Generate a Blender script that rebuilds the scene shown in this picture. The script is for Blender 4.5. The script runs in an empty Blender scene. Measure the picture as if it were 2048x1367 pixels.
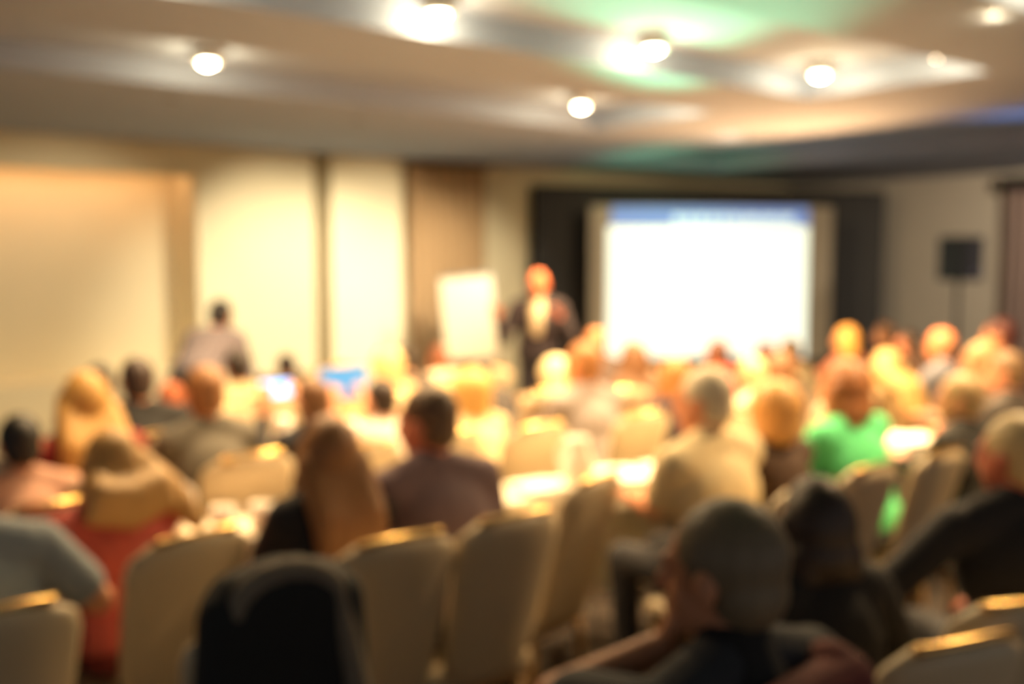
import bpy, bmesh, math, random
from mathutils import Vector, Matrix, noise

random.seed(7)
SC = bpy.context.scene
COL = SC.collection
PI = math.pi
R = math.radians

# ---------------------------------------------------------------- camera, world, exposure
CZ, F, CX, CY = 1.72, 1991.0, 1024.0, 683.5
PITCH = math.atan(168 / F)
cd = bpy.data.cameras.new('camera'); cam = bpy.data.objects.new('camera', cd); COL.objects.link(cam)
cd.lens = 35.0; cd.sensor_width = 36.0; cd.sensor_fit = 'HORIZONTAL'; cd.clip_start = 0.02; cd.clip_end = 100
cam.location = (0, 0, CZ); cam.rotation_euler = (PI / 2 - PITCH, 0, 0)
cd.dof.use_dof = True; cd.dof.focus_distance = 0.53; cd.dof.aperture_fstop = 3.2
cd.dof.aperture_blades = 0
SC.camera = cam
w = bpy.data.worlds.new('world'); SC.world = w; w.use_nodes = True
w.node_tree.nodes['Background'].inputs[0].default_value = (0.80, 0.74, 0.68, 1)
w.node_tree.nodes['Background'].inputs[1].default_value = 0.38
vs = SC.view_settings
vs.view_transform = 'Standard'; vs.look = 'None'; vs.exposure = 0.0; vs.gamma = 1.0; vs.use_curve_mapping = False
SC.cycles.sample_clamp_indirect = 6.0

WARM = (1.0, 0.66, 0.32)
LAMP_W = 430.0


def spot(name, loc, target, watts, color, angle, blend=0.6, radius=0.05, parent=None):
    l = bpy.data.lights.new(name, 'SPOT'); l.energy = watts; l.color = color
    l.spot_size = R(angle); l.spot_blend = blend; l.shadow_soft_size = radius
    o = bpy.data.objects.new(name, l); COL.objects.link(o)
    d = Vector(target) - Vector(loc)
    o.location = loc; o.rotation_euler = d.to_track_quat('-Z', 'Y').to_euler()
    return o


# unseen coloured spots added to tint the ceiling; they have no fixture
spot('added_green_spot', (1.35, 8.7, 1.55), (0.80, 4.7, 2.85), 2000, (0.22, 1.0, 0.50), 25, 0.9, 0.1)
spot('added_green_spot', (1.35, 8.7, 1.55), (1.75, 10.9, 2.85), 170, (0.20, 1.0, 0.42), 50, 0.9, 0.1)
spot('added_amber_spot', (2.6, 8.6, 1.5), (1.9, 8.0, 2.85), 380, (1.0, 0.52, 0.20), 125, 0.9, 0.1)
spot('added_blue_spot', (4.2, 8.9, 1.5), (4.2, 8.2, 2.85), 90, (0.25, 0.5, 1.0), 75, 0.9, 0.15)


# ---------------------------------------------------------------- geometry helpers
def ray(px, py):
    x = (px - CX) / F; y = -(py - CY) / F
    return Vector((x, math.cos(PITCH) + y * math.sin(PITCH), -math.sin(PITCH) + y * math.cos(PITCH)))


def at_z(px, py, z):
    r = ray(px, py); t = (z - CZ) / r.z
    return Vector((r.x * t, r.y * t, z))


def at_y(px, py, Y):
    r = ray(px, py); t = Y / r.y
    return Vector((r.x * t, Y, CZ + r.z * t))


# room axes: u along the left wall, v towards the right wall's far end; the corner is the origin
C0 = Vector((4.23, 15.3, 0)); UA = Vector((0.788, 0.6157, 0)); VB = Vector((-0.6157, 0.788, 0))


def RW(u, v, z=0.0):
    p = C0 + UA * u + VB * v
    return Vector((p.x, p.y, z))


ROOM_AZ = math.atan2(UA.y, UA.x)


def wall_u(px, v=0.0):                       # where the sight line of column px meets the left wall
    k = (px - CX) / F
    Y = (v + 9.45 + 0.0) / (0.788 - 0.6157 * k)
    return (k * Y - C0.x) * UA.x + (Y - C0.y) * UA.y


# seating axes: a along the rows, b forward
SEAT_AZ = R(30)
def SW(a, b, z=0.0):
    return Vector((0.866 * a - 0.5 * b, 0.5 * a + 0.866 * b, z))


def srgb(h):
    h = h.lstrip('#'); v = [int(h[i:i + 2], 16) / 255 for i in (0, 2, 4)]
    return tuple((c / 12.92 if c <= 0.04045 else ((c + 0.055) / 1.055) ** 2.4) for c in v)


# ---------------------------------------------------------------- materials
MATS = {}


def mat(key, color='#808080', rough=0.7, metal=0.0, emit=None, strength=0.0, kind='plain', color2=None, scale=20.0, bump=0.0, sheen=0.0):
    if key in MATS: return MATS[key]
    m = bpy.data.materials.new(key); m.use_nodes = True; MATS[key] = m
    nt = m.node_tree; b = nt.nodes['Principled BSDF']
    c = srgb(color); b.inputs['Base Color'].default_value = (*c, 1)
    b.inputs['Roughness'].default_value = rough; b.inputs['Metallic'].default_value = metal
    if sheen: b.inputs['Sheen Weight'].default_value = sheen
    if emit:
        b.inputs['Emission Color'].default_value = (*srgb(emit), 1); b.inputs['Emission Strength'].default_value = strength
    if kind != 'plain':
        tc = nt.nodes.new('ShaderNodeTexCoord'); mp = nt.nodes.new('ShaderNodeMapping')
        nt.links.new(tc.outputs['Object'], mp.inputs['Vector'])
        c2 = srgb(color2) if color2 else tuple(x * 0.72 for x in c)
        mix = nt.nodes.new('ShaderNodeMix'); mix.data_type = 'RGBA'
        mix.inputs[6].default_value = (*c, 1); mix.inputs[7].default_value = (*c2, 1)
        if kind in ('cloth', 'plaster', 'carpet'):
            n = nt.nodes.new('ShaderNodeTexNoise'); n.inputs['Scale'].default_value = scale; n.inputs['Detail'].default_value = 4
            fac = n.outputs['Fac']
        elif kind == 'hair':
            mp.inputs['Scale'].default_value = (1, 1, 0.12)
            n = nt.nodes.new('ShaderNodeTexNoise'); n.inputs['Scale'].default_value = scale; n.inputs['Detail'].default_value = 5
            fac = n.outputs['Fac']
        elif kind == 'plaid':
            n = nt.nodes.new('ShaderNodeTexWave'); n.inputs['Scale'].default_value = scale; n.bands_direction = 'X'
            n2 = nt.nodes.new('ShaderNodeTexWave'); n2.inputs['Scale'].default_value = scale; n2.bands_direction = 'Z'
            nt.links.new(mp.outputs[0], n2.inputs['Vector'])
            mm = nt.nodes.new('ShaderNodeMath'); mm.operation = 'MULTIPLY'
            nt.links.new(n.outputs['Fac'], mm.inputs[0]); nt.links.new(n2.outputs['Fac'], mm.inputs[1]); fac = mm.outputs[0]
        nt.links.new(mp.outputs[0], n.inputs['Vector'])
        nt.links.new(fac, mix.inputs[0]); nt.links.new(mix.outputs[2], b.inputs['Base Color'])
        if bump:
            bp = nt.nodes.new('ShaderNodeBump'); bp.inputs['Strength'].default_value = bump; bp.inputs['Distance'].default_value = 0.01
            nt.links.new(fac, bp.inputs['Height']); nt.links.new(bp.outputs[0], b.inputs['Normal'])
    return m


def cloth(c, c2=None, kind='cloth', scale=25):
    return mat('cloth_' + c + kind, c, 0.85, kind=kind, color2=c2, scale=scale, bump=0.15, sheen=0.03)


def hairm(c):
    return mat('hair_' + c, c, 0.5, kind='hair', scale=55, bump=0.5)


def skinm(c):
    return mat('skin_' + c, c, 0.5, kind='cloth', color2=c, scale=40)


M_WALL = mat('wall_paint', '#d9cba6', 0.85, kind='plaster', color2='#d2c49f', scale=3, bump=0.03)
M_WALLR = mat('wall_paint_taupe', '#b4ab9c', 0.85, kind='plaster', color2='#aca394', scale=3, bump=0.03)
M_PANEL = mat('panel_paint', '#eadbb4', 0.8, kind='plaster', color2='#e5d6ae', scale=3, bump=0.03)
M_CEIL = mat('ceiling_paint', '#98a3ba', 0.9, kind='plaster', color2='#939eb5', scale=3, bump=0.03)
M_CARPET = mat('carpet', '#4a4038', 0.95, kind='carpet', color2='#2f2823', scale=60, bump=0.3)
M_CHAIR = mat('chair_leather', '#c6b596', 0.42, kind='cloth', color2='#bdac8d', scale=6, bump=0.04)
M_BRASS = mat('brass', '#d8b070', 0.22, 1.0)
M_WOOD = mat('light_wood', '#b08a55', 0.4, kind='hair', color2='#94703f', scale=14, bump=0.1)
M_LINEN = mat('white_linen', '#efe6d4', 0.8, kind='cloth', color2='#e9dfca', scale=30, bump=0.1)
M_BLACKCL = mat('black_drape', '#3c3a39', 0.95, kind='cloth', color2='#302f2e', scale=10, bump=0.1)
M_CURT = mat('tan_curtain', '#a98a62', 0.9, kind='cloth', color2='#9b7d57', scale=12, bump=0.1)
M_CURTR = mat('mauve_curtain', '#7d6a62', 0.9, kind='cloth', color2='#6f5d56', scale=12, bump=0.1)
M_BLACK = mat('black_plastic', '#0b0b10', 0.6)
M_METAL = mat('grey_metal', '#8a8a8a', 0.35, 1.0)
M_DKMET = mat('dark_metal', '#26262a', 0.4, 0.8)
M_PAPER = mat('paper', '#f4ecdc', 0.7)
M_CERAM = mat('white_ceramic', '#f5efe4', 0.2)
M_TRIM = mat('lamp_trim', '#d8d2c4', 0.4)
M_LENS = mat('lamp_lens', '#fff4dc', 0.3, emit='#fff0d0', strength=40)
M_SCREENW = mat('screen_fabric', '#a1998a', 0.8)


# ---------------------------------------------------------------- object helpers
def link(name, me, m=None, parent=None, smooth=True):
    o = bpy.data.objects.new(name, me); COL.objects.link(o)
    if m is not None:
        for x in (m if isinstance(m, (list, tuple)) else [m]): me.materials.append(x)
    if parent is not None: o.parent = parent
    if smooth: me.polygons.foreach_set('use_smooth', [True] * len(me.polygons))
    return o


def from_bm(name, bm, m, parent=None, smooth=True):
    me = bpy.data.meshes.new(name); bm.normal_update(); bm.to_mesh(me); bm.free()
    return link(name, me, m, parent, smooth)


def tag(o, label, cat, group=None, kind=None):
    if label: o['label'] = label
    if cat: o['category'] = cat
    if group: o['group'] = group
    if kind: o['kind'] = kind
    return o


def empty(name, loc, rz, label, cat, group=None):
    o = bpy.data.objects.new(name, None); COL.objects.link(o); o.empty_display_size = 0.1
    o.location = loc; o.rotation_euler = (0, 0, rz)
    return tag(o, label, cat, group)


def copy_thing(root, label, loc, rz):
    r = root.copy(); COL.objects.link(r); r.location = loc; r.rotation_euler = (0, 0, rz); r['label'] = label
    for ch in root.children:
        c = ch.copy(); COL.objects.link(c); c.parent = r
        for g in ch.children:
            d = g.copy(); COL.objects.link(d); d.parent = c
    return r


def box(bm, c, s, rot=None, bevel=0.0):
    g = bmesh.ops.create_cube(bm, size=1.0)
    M = Matrix.Translation(Vector(c)) @ (rot.to_4x4() if rot else Matrix()) @ Matrix.Diagonal((*s, 1))
    bmesh.ops.transform(bm, matrix=M, verts=g['verts'])
    if bevel:
        ed = list({e for v in g['verts'] for e in v.link_edges})
        bmesh.ops.bevel(bm, geom=ed, offset=bevel, segments=2, affect='EDGES', profile=0.6)


def tube(bm, p0, p1, r0, r1=None, n=12, caps=True):
    p0, p1 = Vector(p0), Vector(p1); r1 = r0 if r1 is None else r1
    q = (p1 - p0).to_track_quat('Z', 'Y')
    rings = []
    for p, r in ((p0, r0), (p1, r1)):
        rings.append([bm.verts.new(p + q @ Vector((math.cos(2 * PI * i / n) * r, math.sin(2 * PI * i / n) * r, 0))) for i in range(n)])
    for i in range(n):
        j = (i + 1) % n; bm.faces.new((rings[0][i], rings[0][j], rings[1][j], rings[1][i]))
    if caps:
        bm.faces.new(rings[0][::-1]); bm.faces.new(rings[1])


def sweep(bm, pts, r, n=10):
    rings = []
    for i, p in enumerate(pts):
        d = (pts[min(i + 1, len(pts) - 1)] - pts[max(i - 1, 0)]).normalized(); q = d.to_track_quat('Z', 'Y')
        rings.append([bm.verts.new(p + q @ Vector((math.cos(2 * PI * k / n) * r, math.sin(2 * PI * k / n) * r, 0))) for k in range(n)])
    for a, b in zip(rings, rings[1:]):
        for k in range(n):
            j = (k + 1) % n; bm.faces.new((a[k], a[j], b[j], b[k]))
    bm.faces.new(rings[0][::-1]); bm.faces.new(rings[-1])


def lathe(bm, prof, n=24, origin=(0, 0, 0)):
    o = Vector(origin); rings = []
    for r, z in prof:
        if r < 1e-5: rings.append([bm.verts.new(o + Vector((0, 0, z)))])
        else: rings.append([bm.verts.new(o + Vector((r * math.cos(2 * PI * i / n), r * math.sin(2 * PI * i / n), z))) for i in range(n)])
    for a, b in zip(rings, rings[1:]):
        for i in range(n):
            j = (i + 1) % n
            if len(a) == 1 and len(b) == 1: continue
            if len(a) == 1: bm.faces.new((a[0], b[j], b[i]))
            elif len(b) == 1: bm.faces.new((a[i], a[j], b[0]))
            else: bm.faces.new((a[i], a[j], b[j], b[i]))


def quad_prism(bm, pts, zb, zt):
    lo = [bm.verts.new((p.x, p.y, zb)) for p in pts]; hi = [bm.verts.new((p.x, p.y, zt)) for p in pts]
    n = len(pts); bm.faces.new(lo[::-1]); bm.faces.new(hi)
    for i in range(n):
        j = (i + 1) % n; bm.faces.new((lo[i], lo[j], hi[j], hi[i]))


def uvbox(bm, u0, u1, v0, v1, z0, z1):
    quad_prism(bm, [RW(u0, v0), RW(u1, v0), RW(u1, v1), RW(u0, v1)], z0, z1)


def structure(name, bm, m):
    o = from_bm(name, bm, m, None, False); o['kind'] = 'structure'; return o


# ---------------------------------------------------------------- room shell
ZC, ZCOF = 2.80, 2.95
U_MIN, V_MIN = -20.0, -12.5
bm = bmesh.new(); uvbox(bm, U_MIN, 0.3, V_MIN, 0.6, -0.1, 0.0); structure('floor', bm, M_CARPET)

# ceiling with slot coffers (real recesses)
coffers = [(-19.0, -6.93, -6.51, -5.27), (-19.0, -6.93, -4.42, -3.12), (-19.0, -6.93, -8.75, -7.32), (-5.2, -3.05, -9.5, -1.2)]
us = sorted({U_MIN, 0.3, *[c[0] for c in coffers], *[c[1] for c in coffers]})
vv = sorted({V_MIN, 0.6, *[c[2] for c in coffers], *[c[3] for c in coffers]})
def coff(u, v):
    for i, (a, b, c, d) in enumerate(coffers):
        if a < u < b and c < v < d: return True
    return False
bm = bmesh.new()
def cell(i, j):
    if 0 <= i < len(us) - 1 and 0 <= j < len(vv) - 1:
        return ZCOF if coff((us[i] + us[i + 1]) / 2, (vv[j] + vv[j + 1]) / 2) else ZC
    return None
def face(ps):
    bm.faces.new([bm.verts.new(p) for p in ps])
for i in range(len(us) - 1):
    for j in range(len(vv) - 1):
        z = cell(i, j); a, b, c, d = us[i], us[i + 1], vv[j], vv[j + 1]
        face([RW(a, c, z), RW(a, d, z), RW(b, d, z), RW(b, c, z)])
        z2 = cell(i + 1, j)
        if z2 is not None and z2 != z: face([RW(b, c, z), RW(b, d, z), RW(b, d, z2), RW(b, c, z2)])
        z2 = cell(i, j + 1)
        if z2 is not None and z2 != z: face([RW(a, d, z), RW(b, d, z), RW(b, d, z2), RW(a, d, z2)])
face([RW(U_MIN, V_MIN, 3.2), RW(0.3, V_MIN, 3.2), RW(0.3, 0.6, 3.2), RW(U_MIN, 0.6, 3.2)])
structure('ceiling', bm, M_CEIL)

# left wall with its niche, pilaster and curtain bay
uN0, uN1 = wall_u(-420), wall_u(398)
uP0, uP1 = wall_u(631), wall_u(802)
uQ = wall_u(663)
uK1 = wall_u(962)
bm = bmesh.new()
uvbox(bm, U_MIN, uN0, 0.0, 0.2, 0, ZC)
uvbox(bm, uN0, uN1, 0.0, 0.2, 0, 0.60)
uvbox(bm, uN0, uN1, 0.0, 0.2, 2.50, ZC)
uvbox(bm, uN1, uP0, 0.0, 0.2, 0, ZC)
uvbox(bm, uQ, 0.0, 0.0, 0.2, 0, ZC)
uvbox(bm, uP0 - 0.1, uQ + 0.1, 0.5, 0.6, 0, ZC)
uvbox(bm, uP0 - 0.1, uP0, 0.2, 0.5, 0, ZC); uvbox(bm, uQ, uQ + 0.1, 0.2, 0.5, 0, ZC)
uvbox(bm, uN0 - 0.1, uN1 + 0.1, 0.65, 0.75, 0, ZC)
uvbox(bm, uN1, uN1 + 0.1, 0.2, 0.65, 0, ZC)
uvbox(bm, uN0 - 0.1, uN0, 0.2, 0.65, 0, ZC)
structure('wall_left', bm, M_WALL)
bm = bmesh.new(); uvbox(bm, uN0, uN1, 0.2, 0.65, 0.50, 0.60); structure('trim_1', bm, M_PANEL)
bm = bmesh.new(); uvbox(bm, uQ, uP1, -0.04, 0.0, 0, ZC); structure('trim_2', bm, M_PANEL)
bm = bmesh.new(); uvbox(bm, 0.0, 0.2, V_MIN, 0.2, 0, ZC); structure('wall_right', bm, M_WALLR)
bm = bmesh.new()
uvbox(bm, U_MIN, uP0, -0.015, 0.0, 0, 0.1); uvbox(bm, uP1, 0.0, -0.015, 0.0, 0, 0.1)
structure('baseboard_left', bm, M_PANEL)

# LED strip behind the niche header
bm = bmesh.new(); uvbox(bm, uN0 + 0.1, uN1 - 0.08, 0.21, 0.25, 2.53, 2.56)
o = from_bm('light_strip', bm, mat('led_strip', '#ffd09a', emit='#ffc998', strength=17), None, False)
tag(o, 'warm strip light glowing inside the top of the wall niche', 'light strip')


# ---------------------------------------------------------------- curtains and drape
def pleated(name, p0, p1, z0, z1, m, amp=0.035, pitch=0.16, parent=None, seed=1, thick=0.012):
    p0, p1 = Vector((p0.x, p0.y, 0)), Vector((p1.x, p1.y, 0)); d = p1 - p0; L = d.length; d /= L
    n = Vector((d.y, -d.x, 0)); rnd = random.Random(seed)
    N = max(12, int(L / pitch * 10)); rows = 10; bm = bmesh.new(); ph = rnd.random() * 6
    def at(t, k, s):
        zf = k / (rows - 1)
        a = amp * (0.75 + 0.45 * (1 - zf)) * math.sin(2 * PI * t / pitch + ph + 0.8 * math.sin(t * 2.3 + ph)) + 0.3 * amp * math.sin(t * 9 + 2 * zf)
        q = p0 + d * t + n * (a + s)
        return Vector((q.x, q.y, z0 + (z1 - z0) * zf))
    for s in (0.0, -thick):
        g = [[bm.verts.new(at(L * i / N, k, s)) for k in range(rows)] for i in range(N + 1)]
        for i in range(N):
            for k in range(rows - 1):
                f = (g[i][k], g[i + 1][k], g[i + 1][k + 1], g[i][k + 1]); bm.faces.new(f if s == 0 else f[::-1])
    return from_bm(name, bm, m, parent)


t = empty('window_curtain', RW(uP1, 0, 0), 0, 'tan pleated curtain hanging on the wall behind the flip chart', 'curtain')
c = pleated('curtain_panel', RW(uP1 + 0.02, -0.12), RW(uK1, -0.12), 0.03, 2.74, M_CURT, seed=3); c.parent = t; c.matrix_parent_inverse = Matrix.Translation(-t.location)
bm = bmesh.new(); a, b = RW(uP1 + 0.02, -0.12, 2.765), RW(uK1 + 0.05, -0.12, 2.765); tube(bm, a, b, 0.015)
c = from_bm('curtain_rail', bm, M_DKMET, t); c.matrix_parent_inverse = Matrix.Translation(-t.location)

t = empty('window_curtain', RW(0, -3.4, 0), 0, 'dull mauve pleated curtain on the right wall beyond the loudspeaker', 'curtain')
c = pleated('curtain_panel', RW(-0.12, -3.35), RW(-0.12, -6.2), 0.03, 2.60, M_CURTR, seed=5); c.parent = t; c.matrix_parent_inverse = Matrix.Translation(-t.location)
bm = bmesh.new()
quad_prism(bm, [RW(-0.2, -3.3), RW(-0.2, -6.3), RW(-0.02, -6.3), RW(-0.02, -3.3)], 2.56, 2.72)
c = from_bm('pelmet', bm, M_DKMET, t, False); c.matrix_parent_inverse = Matrix.Translation(-t.location)

# black pipe-and-drape surround
DL, DR = at_y(1070, 375, 11.9), at_y(1772, 375, 13.1)
dd = (DR - DL); dd.z = 0; dl = dd.normalized(); dn = Vector((dl.y, -dl.x, 0))
t = empty('stage_drape', Vector((DL.x, DL.y, 0)), 0, 'tall black pleated drape standing behind the projection screen', 'drape')
inv = Matrix.Translation(-t.location)
c = pleated('drape_cloth', DL, DR, 0.02, 2.56, M_BLACKCL, amp=0.03, pitch=0.2, seed=8, parent=t); c.matrix_parent_inverse = inv
for k in range(4):
    p = DL + dd * (k / 3) - dn * 0.1
    bm = bmesh.new(); tube(bm, (p.x, p.y, 0), (p.x, p.y, 2.57), 0.022); box(bm, (p.x, p.y, 0.006), (0.3, 0.3, 0.012))
    c = from_bm('upright', bm, M_DKMET, t); c.matrix_parent_inverse = inv
bm = bmesh.new(); a = DL - dn * 0.03; b = DR - dn * 0.03; tube(bm, (a.x, a.y, 2.575), (b.x, b.y, 2.575), 0.016)
c = from_bm('crossbar', bm, M_DKMET, t); c.matrix_parent_inverse = inv

# ---------------------------------------------------------------- projection screen
YS = 11.5
SL, SR = at_y(1181, 500, YS), at_y(1664, 500, YS + 0.25)
ang = math.atan2(SR.y - SL.y, SR.x - SL.x); Wd = (Vector((SR.x, SR.y)) - Vector((SL.x, SL.y))).length
SZ0, SZ1 = at_y(1420, 722, YS).z, at_y(1420, 411, YS).z
mid = (SL + SR) / 2
t = empty('projection_screen', (mid.x, mid.y, 0), ang, 'bright projection screen showing a slide with a blue title bar', 'screen')
bm = bmesh.new(); box(bm, (0, 0.02, (SZ0 + SZ1) / 2), (Wd, 0.03, SZ1 - SZ0)); from_bm('screen_fabric', bm, M_SCREENW, t, False)
def lx(px): return (at_y(px, 500, YS + 0.12).x - mid.x)
ix0, ix1 = lx(1213), lx(1622); izt, izb = at_y(1420, 413, YS).z, at_y(1420, 716, YS).z; izh = at_y(1420, 452, YS).z
bm = bmesh.new(); box(bm, ((ix0 + ix1) / 2, 0.0, (izb + izh) / 2), (ix1 - ix0, 0.008, izh - izb))
sl = from_bm('slide_page', bm, mat('slide_white', '#ffffff', emit='#e6ffea', strength=0.9), t, False)
bm = bmesh.new(); box(bm, ((ix0 + ix1) / 2 + 0.02, 0.0, (izt + izh) / 2), (ix1 - ix0 - 0.04, 0.008, izt - izh))
hb = from_bm('title_bar', bm, mat('slide_blue', '#5c80c8', emit='#8fa8e4', strength=0.5), t, False)
rnd = random.Random(4)
def words(x0, x1, z, h, m, name, par):
    bm = bmesh.new(); x = x0
    while x < x1:
        wl = rnd.uniform(0.08, 0.2); box(bm, (min(x + wl / 2, x1), -0.006, z), (wl, 0.004, h)); x += wl + 0.03
    o = from_bm(name, bm, m, par, False); return o
words(lx(1345), lx(1592), at_y(1420, 438, YS).z, 0.10, mat('slide_title_text', '#c8e4ee', emit='#c4e2f0', strength=0.8), 'title_text', hb)
words(lx(1320), lx(1575), at_y(1420, 571, YS).z, 0.09, mat('slide_body_text', '#8fb8e0', emit='#a8d0f4', strength=1.2), 'body_text', sl)
for sd in (-1, 1):
    bm = bmesh.new(); tube(bm, (sd * Wd / 2, 0.05, 0.03), (sd * Wd / 2, 0.05, SZ1), 0.02); box(bm, (sd * Wd / 2, 0.0, 0.02), (0.05, 0.3, 0.04))
    from_bm('frame_leg', bm, M_DKMET, t)

# ---------------------------------------------------------------- loudspeaker on tripod
p = at_y(1915, 600, 10.7)
t = empty('speaker_stand', (p.x, p.y, 0), 0, 'black tripod stand under the loudspeaker by the right wall', 'stand')
bm = bmesh.new(); tube(bm, (0, 0, 0.25), (0, 0, 1.48), 0.022); from_bm('pole', bm, M_DKMET, t)
bm = bmesh.new(); tube(bm, (0, 0, 0.72), (0, 0, 0.82), 0.035); from_bm('collar', bm, M_BLACK, t)
for k in range(3):
    a = k * 2 * PI / 3 + 0.4; bm = bmesh.new(); tube(bm, (0.03 * math.cos(a), 0.03 * math.sin(a), 0.75), (0.5 * math.cos(a), 0.5 * math.sin(a), 0.015), 0.014)
    from_bm('leg', bm, M_DKMET, t)
zb, zt = at_y(1915, 560, 10.7).z, at_y(1915, 473, 10.7).z
t = empty('loudspeaker', (p.x, p.y, 1.48), R(28), 'black loudspeaker mounted on the tripod stand at right', 'loudspeaker')
zo = zt - 1.48
bm = bmesh.new()
pts = [Vector((-0.17, -0.17, 0)), Vector((0.17, -0.17, 0)), Vector((0.13, 0.16, 0)), Vector((-0.13, 0.16, 0))]
quad_prism(bm, pts, 0.0, zo); from_bm('cabinet', bm, M_BLACK, t, False)
bm = bmesh.new(); box(bm, (0, -0.175, zo / 2), (0.31, 0.012, zo - 0.03), bevel=0.004); from_bm('grille', bm, mat('speaker_grille', '#0c0c18', 0.7), t, False)
bm = bmesh.new(); lathe(bm, [(0, 0.0), (0.03, 0.0), (0.03, 0.012), (0, 0.014)], 20)
o = from_bm('badge', bm, mat('badge_metal', '#c8d0ff', 0.12, 1.0), t); o.location = (0.02, -0.181, 0.07); o.rotation_euler = (PI / 2, 0, 0)

# ---------------------------------------------------------------- flip chart easel
p = at_y(938, 700, 10.4)
t = empty('flip_chart', (p.x, p.y, 0), R(3), 'easel with a blank white flip chart pad before the tan curtain', 'flip chart')
zt, zb = at_y(930, 552, 10.4).z, at_y(930, 716, 10.4).z
tilt = Matrix.Rotation(R(-10), 3, 'X') @ Matrix.Rotation(R(4), 3, 'Y').inverted()
tilt = Matrix.Rotation(R(-8), 3, 'X') @ Matrix.Rotation(R(-4.5), 3, 'Y')
bm = bmesh.new(); box(bm, (0, 0, (zt + zb) / 2), (0.54, 0.02, zt - zb), tilt); from_bm('paper_pad', bm, mat('flip_paper', '#dccfb0', 0.8), t, False)
bm = bmesh.new(); box(bm, (0.005, 0.03, (zt + zb) / 2 - 0.02), (0.57, 0.015, zt - zb + 0.04), tilt); from_bm('board', bm, M_METAL, t, False)
bm = bmesh.new(); box(bm, (-0.036, 0.058, zt + 0.0), (0.5, 0.03, 0.03), tilt); from_bm('clamp_bar', bm, M_METAL, t, False)
for q in ((-0.26, -0.15), (0.33, -0.15), (0.02, 0.5)):
    bm = bmesh.new(); tube(bm, (q[0] * 0.5, 0.06, zt - 0.08), (q[0], q[1] + 0.06, 0.01), 0.013); from_bm('leg', bm, M_METAL, t)


# ---------------------------------------------------------------- ceiling lamps
def make_lamp(pos, label, watts=LAMP_W):
    t = empty('ceiling_lamp', pos, 0, label, 'ceiling lamp', 'round lamps recessed in the ceiling coffers')
    h = ZCOF - pos.z
    bm = bmesh.new(); lathe(bm, [(0.052, -0.012), (0.068, -0.012), (0.074, 0.0), (0.074, h), (0.052, h)], 28); from_bm('trim_ring', bm, M_TRIM, t)
    bm = bmesh.new(); lathe(bm, [(0, -0.034), (0.02, -0.032), (0.038, -0.022), (0.049, -0.006), (0.052, 0.01), (0, 0.012)], 24); from_bm('lens', bm, M_LENS, t)
    g = bpy.data.lights.new('lamp_glow', 'POINT'); g.energy = 12; g.color = (1.0, 0.78, 0.42); g.shadow_soft_size = 0.03
    go = bpy.data.objects.new('lamp_glow', g); COL.objects.link(go); go.location = (pos.x, pos.y, pos.z - 0.075)
    l = spot('lamp_beam', (pos.x, pos.y, pos.z - 0.05), (pos.x, pos.y, 0), watts, WARM, 150, 0.75, 0.045)
    return t
ZL = 2.885
for px, py, lab in ((877, 25, 'round lamp glowing in the near ceiling coffer, top centre of the photo'),
                    (1307, 95, 'middle round lamp of the near ceiling coffer, above the projection screen'),
                    (1640, 147, 'round lamp in the far corner of the near ceiling coffer'),
                    (415, 122, 'lone round lamp in the ceiling coffer above the wall niche'),
                    (1162, 210, 'round lamp in the far corner of the coffer nearest the left wall'),
                    (1990, -6, 'round lamp half cut off at the top right edge of the photo')):
    p = at_z(px, py, ZL); make_lamp(p, lab)
make_lamp(at_z(877, 25, ZL) - UA * 1.4, 'round lamp of the near ceiling coffer, just above the top left edge of the photo', 200.0)
# the second row of the same coffers, hidden behind the beams; only its light shows on the coffer ends
for i, (u, v) in enumerate(((-7.25, -6.38), (-7.25, -4.24), (-8.35, -7.62))):
    make_lamp(RW(u, v, ZL), 'hidden round lamp whose glow shows on a coffer end wall' if i < 2 else 'round lamp hidden by the beam at the top right of the ceiling', LAMP_W)
# spots added to brighten walls and front; their dim flush fittings are made up
def flush(pos, target, watt, angle, label, color=(1.0, 0.88, 0.68)):
    t = empty('added_wash_spot', pos, 0, label, 'ceiling lamp')
    bm = bmesh.new(); lathe(bm, [(0.0, 0.0), (0.05, 0.0), (0.055, 0.004)], 20); from_bm('lens', bm, mat('added_wash_disc', '#4a4642', emit='#ffe2b0', strength=0.08), t)  # flat dim disc marking where the added spot sits
    spot('added_wash_beam', (pos.x, pos.y, pos.z - 0.02), target, watt, color, angle, 0.9, 0.06)
flush(RW(wall_u(150), -2.6, ZC - 0.005), RW(wall_u(120), 0.3, 1.0), 300, 70, 'added flush ceiling spot aimed at the wall niche')
flush(RW(wall_u(480), -2.4, ZC - 0.005), RW(wall_u(570), 0, 1.15), 760, 70, 'added flush ceiling spot aimed at the wall left of the cream wall panel')
flush(RW(wall_u(800), -2.6, ZC - 0.005), RW(wall_u(740), 0, 1.15), 600, 68, 'added flush ceiling spot aimed at the cream wall panel')
flush(RW(wall_u(900), -2.4, ZC - 0.005), RW(wall_u(900), 0, 1.0), 340, 66, 'added flush ceiling spot aimed at the tan curtain')
flush(Vector((1.9, 8.7, ZC - 0.005)), (2.2, 11.6, 1.0), 330, 100, 'added flush ceiling spot before the projection screen', (1.0, 0.74, 0.44))
flush(RW(-2.4, -6.0, ZC - 0.005), RW(0, -4.5, 1.2), 760, 130, 'added flush ceiling spot near the mauve curtain', (1.0, 0.82, 0.6))


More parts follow.
